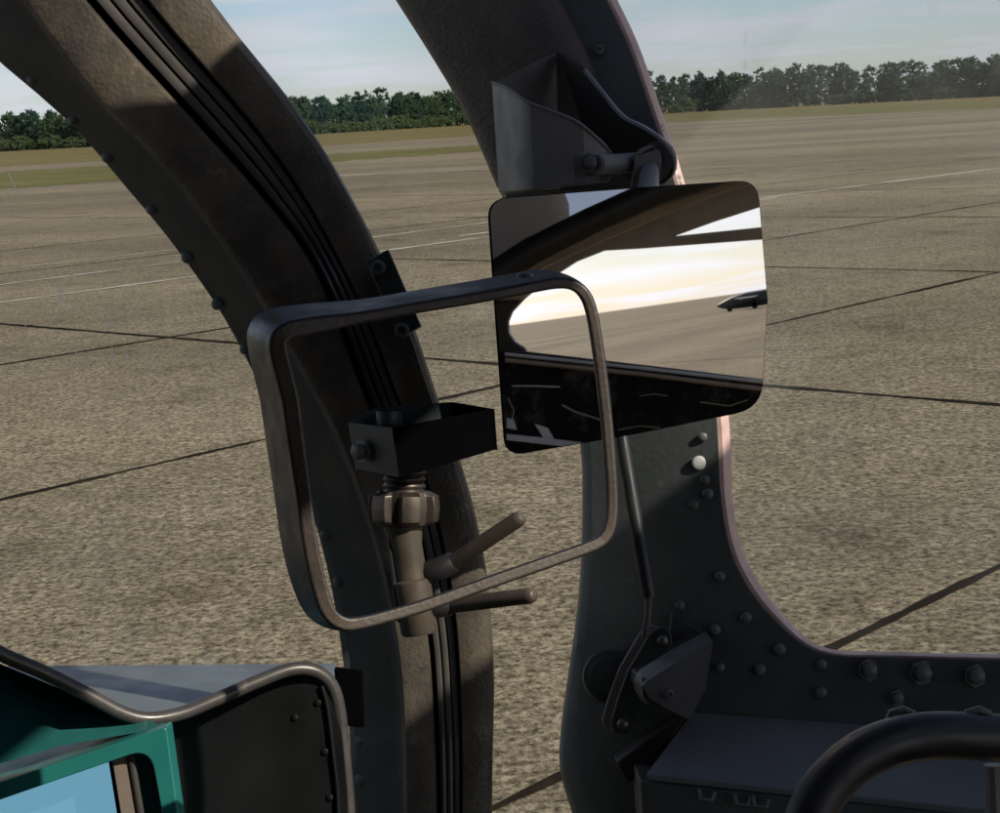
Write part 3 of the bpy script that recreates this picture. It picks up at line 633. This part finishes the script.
# ================================================================== SIGHT MOUNT: black box, screw, nut, stem, prongs
sm = thing('sight_mount', 'black open metal box on a threaded stem with ring nut, in front of the arch', 'bracket', P(416, 632, 0.82))
def boxp(name, quad_near, depth_vec, m, par, **kw): bm = nb(); prism(bm, quad_near, depth_vec); return part(name, bm, m, par, **kw)
d0 = 0.80
FL, FR = P(392, 428, d0-0.022), P(491, 409, d0-0.010); FLb, FRb = P(399, 478, d0-0.022), P(494, 450, d0-0.010)
BL, BR = P(349, 423, d0+0.004), P(450, 402, d0+0.020); BLb, BRb = P(357, 470, d0+0.004), P(456, 446, d0+0.020)
bm = nb()
def plate(bm, a, b_, c, d, n): prism(bm, [a, b_, c, d], n)
nf = (FR-FL).cross(FLb-FL).normalized();  nf = nf if nf.dot(VIEW) > 0 else -nf
plate(bm, FL, FR, FRb, FLb, nf*0.0018)
bx = part('box_front', bm, MT['black'], sm, bevel=0.0003)
bm = nb(); nl = (FL-BL).cross(BLb-BL).normalized(); nl = nl if nl.dot(VIEW) > 0 else -nl
plate(bm, BL, FL, FLb, BLb, nl*0.0018); part('box_end', bm, MT['flange'], sm, bevel=0.0003)
bm = nb(); plate(bm, BL, P(376, 408, d0+0.020), P(382, 450, d0+0.020), BLb, nf*0.0018); plate(bm, P(376, 408, d0+0.020), BR, BRb, P(382, 450, d0+0.020), nf*0.0018); part('box_rear', bm, MT['flange'], sm)
bm = nb(); nr = RIGHT; plate(bm, BR, FR, FRb, BRb, nr*0.0016); part('box_end', bm, MT['black'], sm)
bm = nb(); prism(bm, [BLb, FLb, FRb, BRb], UPV*0.0015); part('box_floor', bm, MT['black'], sm)
bm = nb(); tube(bm, [P(389, 411.5, d0+0.006), P(389, 425, d0+0.006)], 0.0062, 18); part('pivot_boss', bm, MT['flange'], sm)
bm = nb(); tube(bm, [P(389, 410.4, d0+0.006), P(389, 411.5, d0+0.006)], 0.0035, 18); part('pivot_pin', bm, MT['black'], sm)
fastener('bolt', 'hex', P(362, 451, d0-0.006), (nl*-1), sm, None, s=0.9)
# thread
def lathe(bm, p0, p1, prof, seg=28, rfun=None):
    ax = (p1-p0); L_ = ax.length; ax = ax/L_; u = ax.orthogonal().normalized(); v = ax.cross(u); rings = []
    for t, r in prof:
        rings.append([bm.verts.new(p0+ax*L_*t+(u*math.cos(a)+v*math.sin(a))*(rfun(a, t, r) if rfun else r)) for a in [2*math.pi*k/seg for k in range(seg)]])
    for a, b_ in zip(rings, rings[1:]):
        for k in range(seg): bm.faces.new((a[k], a[(k+1) % seg], b_[(k+1) % seg], b_[k]))
    bm.faces.new(rings[0]); bm.faces.new(rings[-1][::-1])
ds = 0.80
bm = nb(); pr = []
for i in range(6): pr += [(i/6, 0.0088), (i/6+0.07, 0.0102), (i/6+0.11, 0.0102)]
pr.append((1, 0.0088)); lathe(bm, P(405, 462, ds), P(404, 502, ds), pr, 28); part('thread', bm, MT['chrome'], sm, smooth=60)
bm = nb()
lathe(bm, P(404, 491, ds), P(403.5, 526, ds), [(0, 0.0125), (0.12, 0.0165), (0.45, 0.0172), (0.85, 0.0165), (0.95, 0.013), (1, 0.010)], 48, lambda a, t, r: r*(1.0 if math.cos(6*a) > -0.2 else 0.80) if 0.05 < t < 0.93 else r)
part('ring_nut', bm, MT['chrome'], sm, smooth=35, bevel=0.0004)
bm = nb(); lathe(bm, P(403, 524, ds), P(420, 634, ds), [(0, 0.0095), (0.2, 0.0075), (0.5, 0.0075), (0.52, 0.0090), (0.97, 0.0090), (1, 0.008)], 28); part('stem', bm, MT['brass'], sm, smooth=45)
bm = nb(); prism(bm, pxs([(384, 512), (397, 512), (409, 625), (396, 622)], ds-0.004), VIEW*0.02); part('stem_web', bm, MT['flange'], sm, bevel=0.001)
for a, b_, dd2 in [((448, 566), (523, 516), -0.02), ((448, 606), (535, 595), -0.03)]:
    bm = nb(); p, q = P(*a, ds), P(*b_, ds+dd2); pts = [p.lerp(q, t) for t in (0, .03, .1, .5, .93, .985, 1.0)]
    tube(bm, pts, [0.0030, 0.0036, 0.0038, 0.0038, 0.0038, 0.0032, 0.0018], 18); part('prong', bm, MT['brass'], sm, smooth=60)
bm = nb(); lathe(bm, P(425, 574, ds), P(455, 562, ds), [(0, 0.0045), (0.1, 0.0055), (0.9, 0.0055), (1, 0.0045)], 20); part('prong_socket', bm, MT['rubber'], sm)
bm = nb(); lathe(bm, P(425, 609, ds), P(452, 605, ds), [(0, 0.0045), (0.1, 0.0052), (0.9, 0.0052), (1, 0.0045)], 20); part('prong_socket', bm, MT['rubber'], sm)
# arm fixing the stem to the arch
bm = nb(); tube(bm, [P(412, 575, ds+0.004), P(415, 580, 0.87), P(417, 585, 0.935)], 0.007, 14); part('mounting_arm', bm, MT['flange'], sm)

# ================================================================== INSTRUMENT HOOD + TEAL UNIT
hood = thing('instrument_hood', 'black sheet metal instrument hood with a rolled worn rim at lower left', 'hood', P(200, 900, 0.78))
rim = [(-90, 628), (-30, 638), (5, 656), (45, 673), (90, 696), (122, 713), (148, 719), (180, 714), (215, 700), (252, 684), (285, 671), (306, 669), (322, 675), (333, 688), (339, 710), (343, 745), (347, 790), (350, 840), (352, 930)]
rimc = catmull(rim, 4); dh = 0.78
def hd(x): return 0.78 + 0.0002*(x-200)
bm = nb(); tube(bm, [P(x, y, hd(x)) for x, y in rimc], 0.0033, 12); part('rim', bm, MT['rim'], hood, smooth=60)
bm = nb(); slab(bm, [[P(x, y+1, hd(x)+0.002), P(x+(0 if x > 150 else 10), y+6, hd(x)+0.03), P(x-4 if x > 200 else x+15, y+14, hd(x)+0.075)] for x, y in rimc], VIEW*0.001); part('hood_skin', bm, MT['shroud'], hood, smooth=60)
# inner cheek (black face right of the teal unit)
bm = nb(); ins = [(150, 719), (180, 714), (215, 700), (252, 684), (285, 671), (306, 669), (322, 675), (333, 688), (339, 710), (343, 745), (347, 790), (352, 930), (150, 930)]
prism(bm, [P(x, y+2, 0.805) for x, y in ins], VIEW*0.0018); part('inner_cheek', bm, MT['shroud'], hood)
bm = nb(); tube(bm, [P(x, y, 0.8035) for x, y in catmull([(322, 686), (328, 710), (334, 760), (338, 800), (340, 900)], 4)], 0.0010, 8); part('seam', bm, MT['shroud'], hood)
for x, y in [(295, 718), (318, 703), (325, 752), (330, 798)]: fastener('rivet', 'hood', P(x, y, 0.8045), -VIEW, hood, 'faint rivets inside the hood', s=0.6)
# teal shelf under the rim at left
bm = nb(); slab(bm, [[P(-90, 640, 0.80), P(-90, 800, 0.765)], [P(0, 665, 0.80), P(0, 764, 0.765)], [P(60, 690, 0.80), P(60, 746, 0.762)], [P(150, 722, 0.80), P(165, 728, 0.758)]], VIEW*0.002)
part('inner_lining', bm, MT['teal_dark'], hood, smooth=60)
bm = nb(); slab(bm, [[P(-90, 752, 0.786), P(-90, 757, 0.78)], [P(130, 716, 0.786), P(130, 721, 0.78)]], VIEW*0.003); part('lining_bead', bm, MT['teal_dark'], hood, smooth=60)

tu = thing('display_unit', 'teal painted display housing with a pale blue screen, under the hood at lower left', 'instrument', P(90, 900, 0.74))
def ring_prism(bm, outer, inner, vec):
    n = len(outer); A = [bm.verts.new(p) for p in outer]; B = [bm.verts.new(p) for p in inner]; A2 = [bm.verts.new(p+vec) for p in outer]; B2 = [bm.verts.new(p+vec) for p in inner]
    for i in range(n):
        j = (i+1) % n
        bm.faces.new((A[i], A[j], B[j], B[i])); bm.faces.new((A2[j], A2[i], B2[i], B2[j])); bm.faces.new((A[j], A[i], A2[i], A2[j])); bm.faces.new((B[i], B[j], B2[j], B2[i]))
outer = rounded([(-120, 823), (166, 727), (190, 900), (-110, 960)], [3, 3, 3, 3], 8)
inner = rounded([(-100, 835), (150, 748), (176, 890), (-90, 940)], [6, 24, 8, 8], 8)
bm = nb(); ring_prism(bm, pxs(outer, 0.745), pxs(inner, 0.745), VIEW*0.014); part('housing', bm, MT['teal'], tu, bevel=0.0006)
bm = nb(); slab(bm, [[P(-120, 823, 0.7452), P(166, 727, 0.7452)], [P(-120, 795, 0.80), P(160, 716, 0.80)]], -UPV*0.002); part('housing_top', bm, MT['teal'], tu)
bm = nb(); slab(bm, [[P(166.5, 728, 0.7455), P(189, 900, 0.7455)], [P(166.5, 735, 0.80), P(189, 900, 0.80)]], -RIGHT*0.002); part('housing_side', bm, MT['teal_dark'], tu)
bm = nb(); prism(bm, pxs([(-115, 832), (112, 753), (135, 930), (-115, 960)], 0.772), VIEW*0.002); part('screen', bm, MT['pane_blue'], tu, label='pale blue screen')
bm = nb(); prism(bm, pxs([(111, 755), (128, 748), (150, 900), (135, 905)], 0.752), VIEW*0.004); part('screen_strip', bm, MT['brown'], tu, bevel=0.0005)
bm = nb(); tube(bm, pxs([(110, 757), (121, 825), (128, 870)], 0.764), 0.0010, 8); part('screen_edge', bm, MT['black'], tu)
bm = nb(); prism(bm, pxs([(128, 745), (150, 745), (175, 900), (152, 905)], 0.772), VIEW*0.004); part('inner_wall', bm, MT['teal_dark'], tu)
bm = nb(); tube(bm, pxs([(130, 750), (141, 815), (150, 870)], 0.752), 0.0016, 10); part('inner_pipe', bm, MT['rim'], tu)
bm = nb(); prism(bm, pxs([(146, 748), (154, 752), (171, 830), (162, 835)], 0.752), VIEW*0.004); part('inner_bevel', bm, MT['skin'], tu)

# ================================================================== LATCH, GAS STRUT, GRAB HANDLE
gs_ = thing('support_strut', 'thin grey telescopic strut running down the dark post behind the mirror', 'strut', Wp(650, 634, 0.05))
bm = nb(); tube(bm, [Wp(612, 390, 0.035), Wp(622, 440, 0.036), Wp(649, 598, 0.045)], [0.0044, 0.0044, 0.0042], 18); part('strut_tube', bm, MT['rubber'], gs_, smooth=60)
bm = nb(); tube(bm, [Wp(649, 597, 0.045), Wp(648, 615, 0.045), Wp(645, 636, 0.042)], 0.0022, 12); part('strut_rod', bm, MT['bolt_dark'], gs_, smooth=60)
lt = thing('window_latch', 'black lever latch with two steel bolts at the foot of the right post', 'latch', Wp(640, 735, 0.02))
bm = nb()
lathe(bm, Wp(612, 678, -0.002), Wp(608, 676, 0.022), [(0, 0.017), (0.6, 0.017), (0.9, 0.0155), (0.92, 0.012), (1, 0.011)], 32); part('pivot_disc', bm, MT['flange'], lt, smooth=35)
def linkshape(a, b_, ra, rb, n=9):
    (x0, y0), (x1, y1) = a, b_; an = math.atan2(y1-y0, x1-x0); o = []
    for i in range(n): t = an+math.pi/2+math.pi*i/(n-1); o.append((x0+ra*math.cos(t), y0+ra*math.sin(t)))
    for i in range(n): t = an-math.pi/2+math.pi*i/(n-1); o.append((x1+rb*math.cos(t), y1+rb*math.sin(t)))
    return o
lk = [(649, 634), (655, 629), (664, 627), (671, 633), (672, 645), (664, 660), (648, 682), (640, 705), (636, 722), (628, 735), (614, 734), (611, 722), (617, 700), (628, 670), (640, 650)]
bm = nb(); prism(bm, [Wp(x, y, 0.036) for x, y in lk], VIEW*0.003); part('lever_plate', bm, MT['flange'], lt, smooth=20, bevel=0.0008)
bm = nb(); prism(bm, [Wp(x-9, y-2, 0.026) for x, y in lk], VIEW*0.003); part('lever_plate', bm, MT['bracket'], lt, smooth=20, bevel=0.0008)
fastener('bolt', 'steel', Wp(663, 641, 0.036), -VIEW, lt, 'bright bolts of the latch', s=1.0)
fastener('bolt', 'steel', Wp(623, 724, 0.036), -VIEW, lt, 'bright bolts of the latch', s=1.0)
wedge = [(637, 674), (702, 634), (708, 637), (700, 685), (684, 716), (655, 702), (641, 694), (636, 684)]
front = [Wp(x+6, y+5, 0.060 if x < 690 else 0.022) for x, y in wedge]
bm = nb(); a = [bm.verts.new(p) for p in front]; b2 = [bm.verts.new(Wp(x-6, y-5, 0.040 if x < 690 else 0.008)) for x, y in wedge]
n = len(a); bm.faces.new(a); bm.faces.new(b2[::-1])
for i in range(n): bm.faces.new((a[i], a[(i+1) % n], b2[(i+1) % n], b2[i]))
part('wedge_cover', bm, MT['recess'], lt, smooth=30, bevel=0.001)
bm = nb(); slab(bm, [[Wp(706, 632, 0.040), Wp(712, 641, 0.058)], [Wp(672, 650, 0.050), Wp(679, 661, 0.0605)], [Wp(640, 670, 0.052), Wp(648, 681, 0.0615)], [Wp(634, 678, 0.050), Wp(642, 687, 0.0615)], [Wp(634, 688, 0.048), Wp(644, 698, 0.0615)], [Wp(640, 700, 0.048), Wp(650, 706, 0.061)]], VIEW*0.0015); part('wedge_flange', bm, MT['panel'], lt, smooth=50)
fastener('screw', 'screw', Wp(669, 694, 0.0565), -VIEW, lt, None, s=0.9)
bm = nb(); prism(bm, [Wp(x, y, 0.012) for x, y in [(672, 612), (705, 634), (690, 650), (668, 640)]], VIEW*0.008); part('backing_plate', bm, MT['flange'], lt, bevel=0.001)
bm = nb(); prism(bm, [Wp(x, y, 0.03) for x, y in [(615, 762), (650, 735), (690, 712), (668, 745), (645, 770), (628, 785)]], VIEW*0.02); part('lower_link', bm, MT['recess'], lt, bevel=0.002)
gh = thing('grab_handle', 'thick black curved tube handle below the right window', 'handle', P(900, 800, 0.72))
bm = nb(); tube(bm, [P(x, y, d) for x, y, d in catmull([(790, 900, 0.66), (800, 850, 0.665), (818, 800, 0.67), (848, 765, 0.675), (885, 745, 0.68), (930, 736, 0.685), (980, 737, 0.69), (1030, 741, 0.70), (1080, 760, 0.72), (1100, 820, 0.75)], 5)], 0.0098, 24)
part('handle_tube', bm, MT['rubber'], gh, smooth=80)
for x in (900, 976):
    bm = nb(); tube(bm, [P(x-12, 722, 0.69), P(x-9, 713, 0.69), P(x+3, 709.5, 0.69), P(x+13, 714, 0.69), P(x+14, 722, 0.692)], 0.0016, 10); part('handle_clip', bm, MT['bolt_dark'], gh)
bm = nb(); tube(bm, [P(993, 765, 0.71), P(1000, 900, 0.71)], 0.004, 10); part('handle_stay', bm, MT['bracket'], gh)

# ================================================================== REST OF THE AIRCRAFT
ac = thing('aircraft_cockpit', 'grey painted aircraft nose skin just outside the window, below the worn hood rim', 'aircraft', (0.1, 0.4, 1.2))
bm = nb(); nr_ = []
for x, d1, d2 in ((-620, 1.40, 1.12), (-420, 1.45, 1.15), (50, 1.5, 1.17), (200, 1.5, 1.17), (335, 1.5, 1.17)):
    a, b_ = P(x, 668 if x < 0 else 666.5-x*0.009, d1), P(x, 750, d2)
    nr_.append([a, b_, b_+Vector((0, -0.08, -0.03)), b_+Vector((0, -0.15, -0.14)), b_+Vector((0, -0.17, -0.5))])
slab(bm, nr_, -Vector((0, 0, 1))*0.004)
part('nose_skin', bm, MT['skin'], ac, smooth=60)
def roof_shade(pts, z0, name, m):  # unseen sun blockers, outlines cut to place shade and sunlit patches
    bm = nb(); prism(bm, [Vector((x, y, CAM.z+z0)) for x, y in pts], Vector((0, 0, 0.03))); part(name, bm, m, ac, bevel=0.004)
roof_shade([(-0.7, -0.9), (0.50, -0.9), (0.50, 0.20), (0.565, 0.50), (0.56, 1.05), (0.27, 1.05), (0.25, 0.645), (-0.7, 0.62)], 0.35, 'roof_shade_panel', MT['reartrim'])
roof_shade([(0.80, -0.9), (1.7, -0.9), (1.7, 0.75), (0.86, 0.75), (0.80, 0.42), (0.76, 0.30)], 0.35, 'roof_shade_panel', MT['reartrim'])  # second added blocker; the gap between them lets sun onto the lower arch
def box(name, x0, x1, y0, y1, z0, z1, m, par=ac):
    bm = nb(); prism(bm, [Vector((x0, y0, z0)), Vector((x1, y0, z0)), Vector((x1, y1, z0)), Vector((x0, y1, z0))], Vector((0, 0, z1-z0))); part(name, bm, m, par, bevel=0.006)
box('floor_panel', -0.7, 1.6, -0.95, 0.9, 1.45, 1.49, MT['black'])
box('rear_bulkhead', -0.7, 1.0, -0.97, -0.93, 1.49, 2.9, MT['reartrim'])
box('left_wall', -0.74, -0.70, -0.93, 0.55, 1.49, 2.9, MT['reartrim'])

# seat, canopy frame, trim and highlight streaks behind the pilot (seen only in the mirror)
rs = thing('rear_canopy_frame', 'dark brown diagonal canopy beams and window opening reflected in the mirror', 'canopy frame', M(620, 470, 1.3))
def mprism(name, pts, dist, m, par, th=0.03, **kw):
    q = [M(x, y, dist) for x, y in pts]; v = (M(630, 300, dist+th)-M(630, 300, dist)); bm = nb(); prism(bm, q, v); return part(name, bm, m, par, **kw)
mprism('corner_panel', [(440, 285), (500, 280), (575, 262), (560, 270), (543, 283), (524, 299), (512, 312), (508, 322), (509, 333), (515, 342), (526, 349), (526, 365), (440, 365)], 1.30, MT['reartrim'], rs, bevel=0.004)
mprism('lower_beam', [(450, 300), (520, 265), (610, 222), (700, 182), (800, 150), (800, 184), (765, 205), (715, 221), (668, 238), (645, 239), (800, 223), (800, 236), (680, 245), (640, 248), (605, 250), (577, 261), (560, 272), (520, 300)], 1.28, MT['rearmid'], rs, bevel=0.004)
bm = nb(); tube(bm, [M(x, y, 1.20) for x, y in [(455, 302), (495, 279), (560, 248), (640, 213), (720, 182), (800, 160)]], [0.014]*6, 16); part('beam_tube', bm, MT['rearmid'], rs)  # lighter brown carries the painted highlight band of the beam
bm = nb(); tube(bm, [M(x, y, 1.17) for x, y in [(470, 292), (530, 252), (590, 222), (650, 195), (740, 165)]], [0.017]*5, 16); part('beam_tube', bm, MT['reartrim'], rs)
mprism('sill', [(440, 352), (510, 352), (526, 352), (640, 365), (800, 384), (800, 500), (440, 500)], 1.24, MT['groove'], rs, bevel=0.004)
bm = nb(); tube(bm, [M(x, y, 1.225) for x, y in [(505, 354), (640, 368), (800, 386)]], 0.0022, 10); part('sill_bead', bm, MT['palegrey'], rs)
bm = nb(); tube(bm, [M(x, y, 1.22) for x, y in [(505, 360), (640, 374), (800, 394)]], 0.0030, 10); part('sill_bead', bm, MT['rearmid'], rs)
bm = nb(); tube(bm, [M(x, y, 1.20) for x, y in [(512, 386), (535, 386), (560, 387)]], 0.0010, 8); part('highlight_streak', bm, MT['palegrey'], rs)  # thin pale rod standing in for a highlight in the dark band
bm = nb(); tube(bm, [M(x, y, 1.20) for x, y in [(562, 405), (575, 412), (595, 418), (612, 424)]], 0.0014, 8); part('highlight_streak', bm, MT['rearmid'], rs)
for pts, rr_ in (([(640, 396), (655, 394), (668, 396)], 0.0007), ([(700, 402), (730, 406), (748, 400)], 0.0008), ([(508, 398), (514, 410), (512, 422)], 0.001), ([(618, 430), (640, 426), (660, 428)], 0.0008)):
    bm = nb(); tube(bm, [M(x, y, 1.20) for x, y in pts], rr_, 8); part('highlight_streak', bm, MT['rearmid'], rs)  # more thin rods drawn as highlights below the sill
for pts in ([(507, 434), (545, 438), (600, 445), (560, 446), (507, 440)], [(535, 424), (548, 428), (556, 442), (545, 440)], [(507, 418), (514, 420), (517, 430), (507, 428)]):
    mprism('highlight_sliver', pts, 1.19, MT['palegrey'], rs, th=0.004)  # pale slivers standing in for highlights at lower left
st_ = thing('headrest', 'grey brown rounded headrest reflected in the upper left of the mirror', 'headrest', M(520, 260, 1.2))
mprism('headrest_pad', [(440, 170), (545, 170), (560, 182), (567, 200), (568, 218), (562, 236), (548, 250), (440, 306)], 1.42, MT['pad'], st_, th=0.10, bevel=0.02, smooth=60, segs=4)
tg = bpy.data.materials.new('tinted_glazing'); tg.use_nodes = True; tg.node_tree.nodes.clear(); a_ = tg.node_tree.nodes.new('ShaderNodeOutputMaterial'); b_ = tg.node_tree.nodes.new('ShaderNodeBsdfTransparent'); b_.inputs[0].default_value = (0.50, 0.53, 0.60, 1); tg.node_tree.links.new(b_.outputs[0], a_.inputs[0])
mprism('tinted_pane', [(545, 160), (660, 160), (640, 190), (560, 238), (548, 244)], 1.62, tg, rs, th=0.01)

# distant aircraft parked behind, seen at the right of the mirror
def MG(px, py, dist): 
    p = MP(px, py); d = (p-CAM).normalized(); r = d-2*d.dot(MN)*MN; return p+r*dist
q = MG(716, 297, 230); fa = thing('distant_aircraft', 'small dark aircraft parked far off, reflected at the mirror right edge', 'aircraft', (q.x, q.y, 0))
r_ = Vector((q.x-MC.x, q.y-MC.y, 0)).normalized(); e1 = Vector((0, 0, 1)).cross(r_)            # e1: along the fuselage
if (MG(760, 296, 230)-q).dot(e1) < 0: e1 = -e1
o = Vector((q.x, q.y, 0))
bm = nb(); fus = [(0.0, 1.0, 0.15), (0.8, 1.0, 0.5), (2.2, 1.15, 0.85), (4, 1.3, 1.05), (7, 1.35, 1.05), (10, 1.5, 0.7), (12, 1.8, 0.3)]
tube(bm, [o+e1*a+Vector((0, 0, z)) for a, z, r in fus], [r for a, z, r in fus], 16); part('fuselage', bm, MT['flange'], fa, smooth=60)
bm = nb(); prism(bm, [o+e1*2+Vector((0, 0, 1.6))+r_*0.5, o+e1*3.4+Vector((0, 0, 1.4))-r_*6, o+e1*5.0+Vector((0, 0, 1.4))-r_*6, o+e1*6+Vector((0, 0, 1.6))+r_*.5], Vector((0, 0, 0.2))); part('wing', bm, MT['flange'], fa)
bm = nb(); prism(bm, [o+e1*2+Vector((0, 0, 1.6))-r_*0.5, o+e1*3.4+Vector((0, 0, 1.4))+r_*6, o+e1*5.0+Vector((0, 0, 1.4))+r_*6, o+e1*6+Vector((0, 0, 1.6))-r_*.5], Vector((0, 0, 0.2))); part('wing', bm, MT['flange'], fa)
bm = nb(); prism(bm, [o+e1*8+Vector((0, 0, 2.3)), o+e1*10+Vector((0, 0, 4.4)), o+e1*11+Vector((0, 0, 4.4)), o+e1*10.8+Vector((0, 0, 2.2))], r_*0.15); part('tail_fin', bm, MT['flange'], fa)
for a, s in ((1.6, 0), (5, -1.1), (5, 1.1)):
    bm = nb(); tube(bm, [o+e1*a+r_*s+Vector((0, 0, 0.35)), o+e1*a+r_*s+Vector((0, 0, 1.5))], 0.1, 8)
    g = part('landing_leg', bm, MT['black'], fa); bm = nb(); c = o+e1*a+r_*s+Vector((0, 0, 0.4)); tube(bm, [c-r_*0.15, c+r_*0.15], 0.4, 16); part('wheel', bm, MT['black'], g)
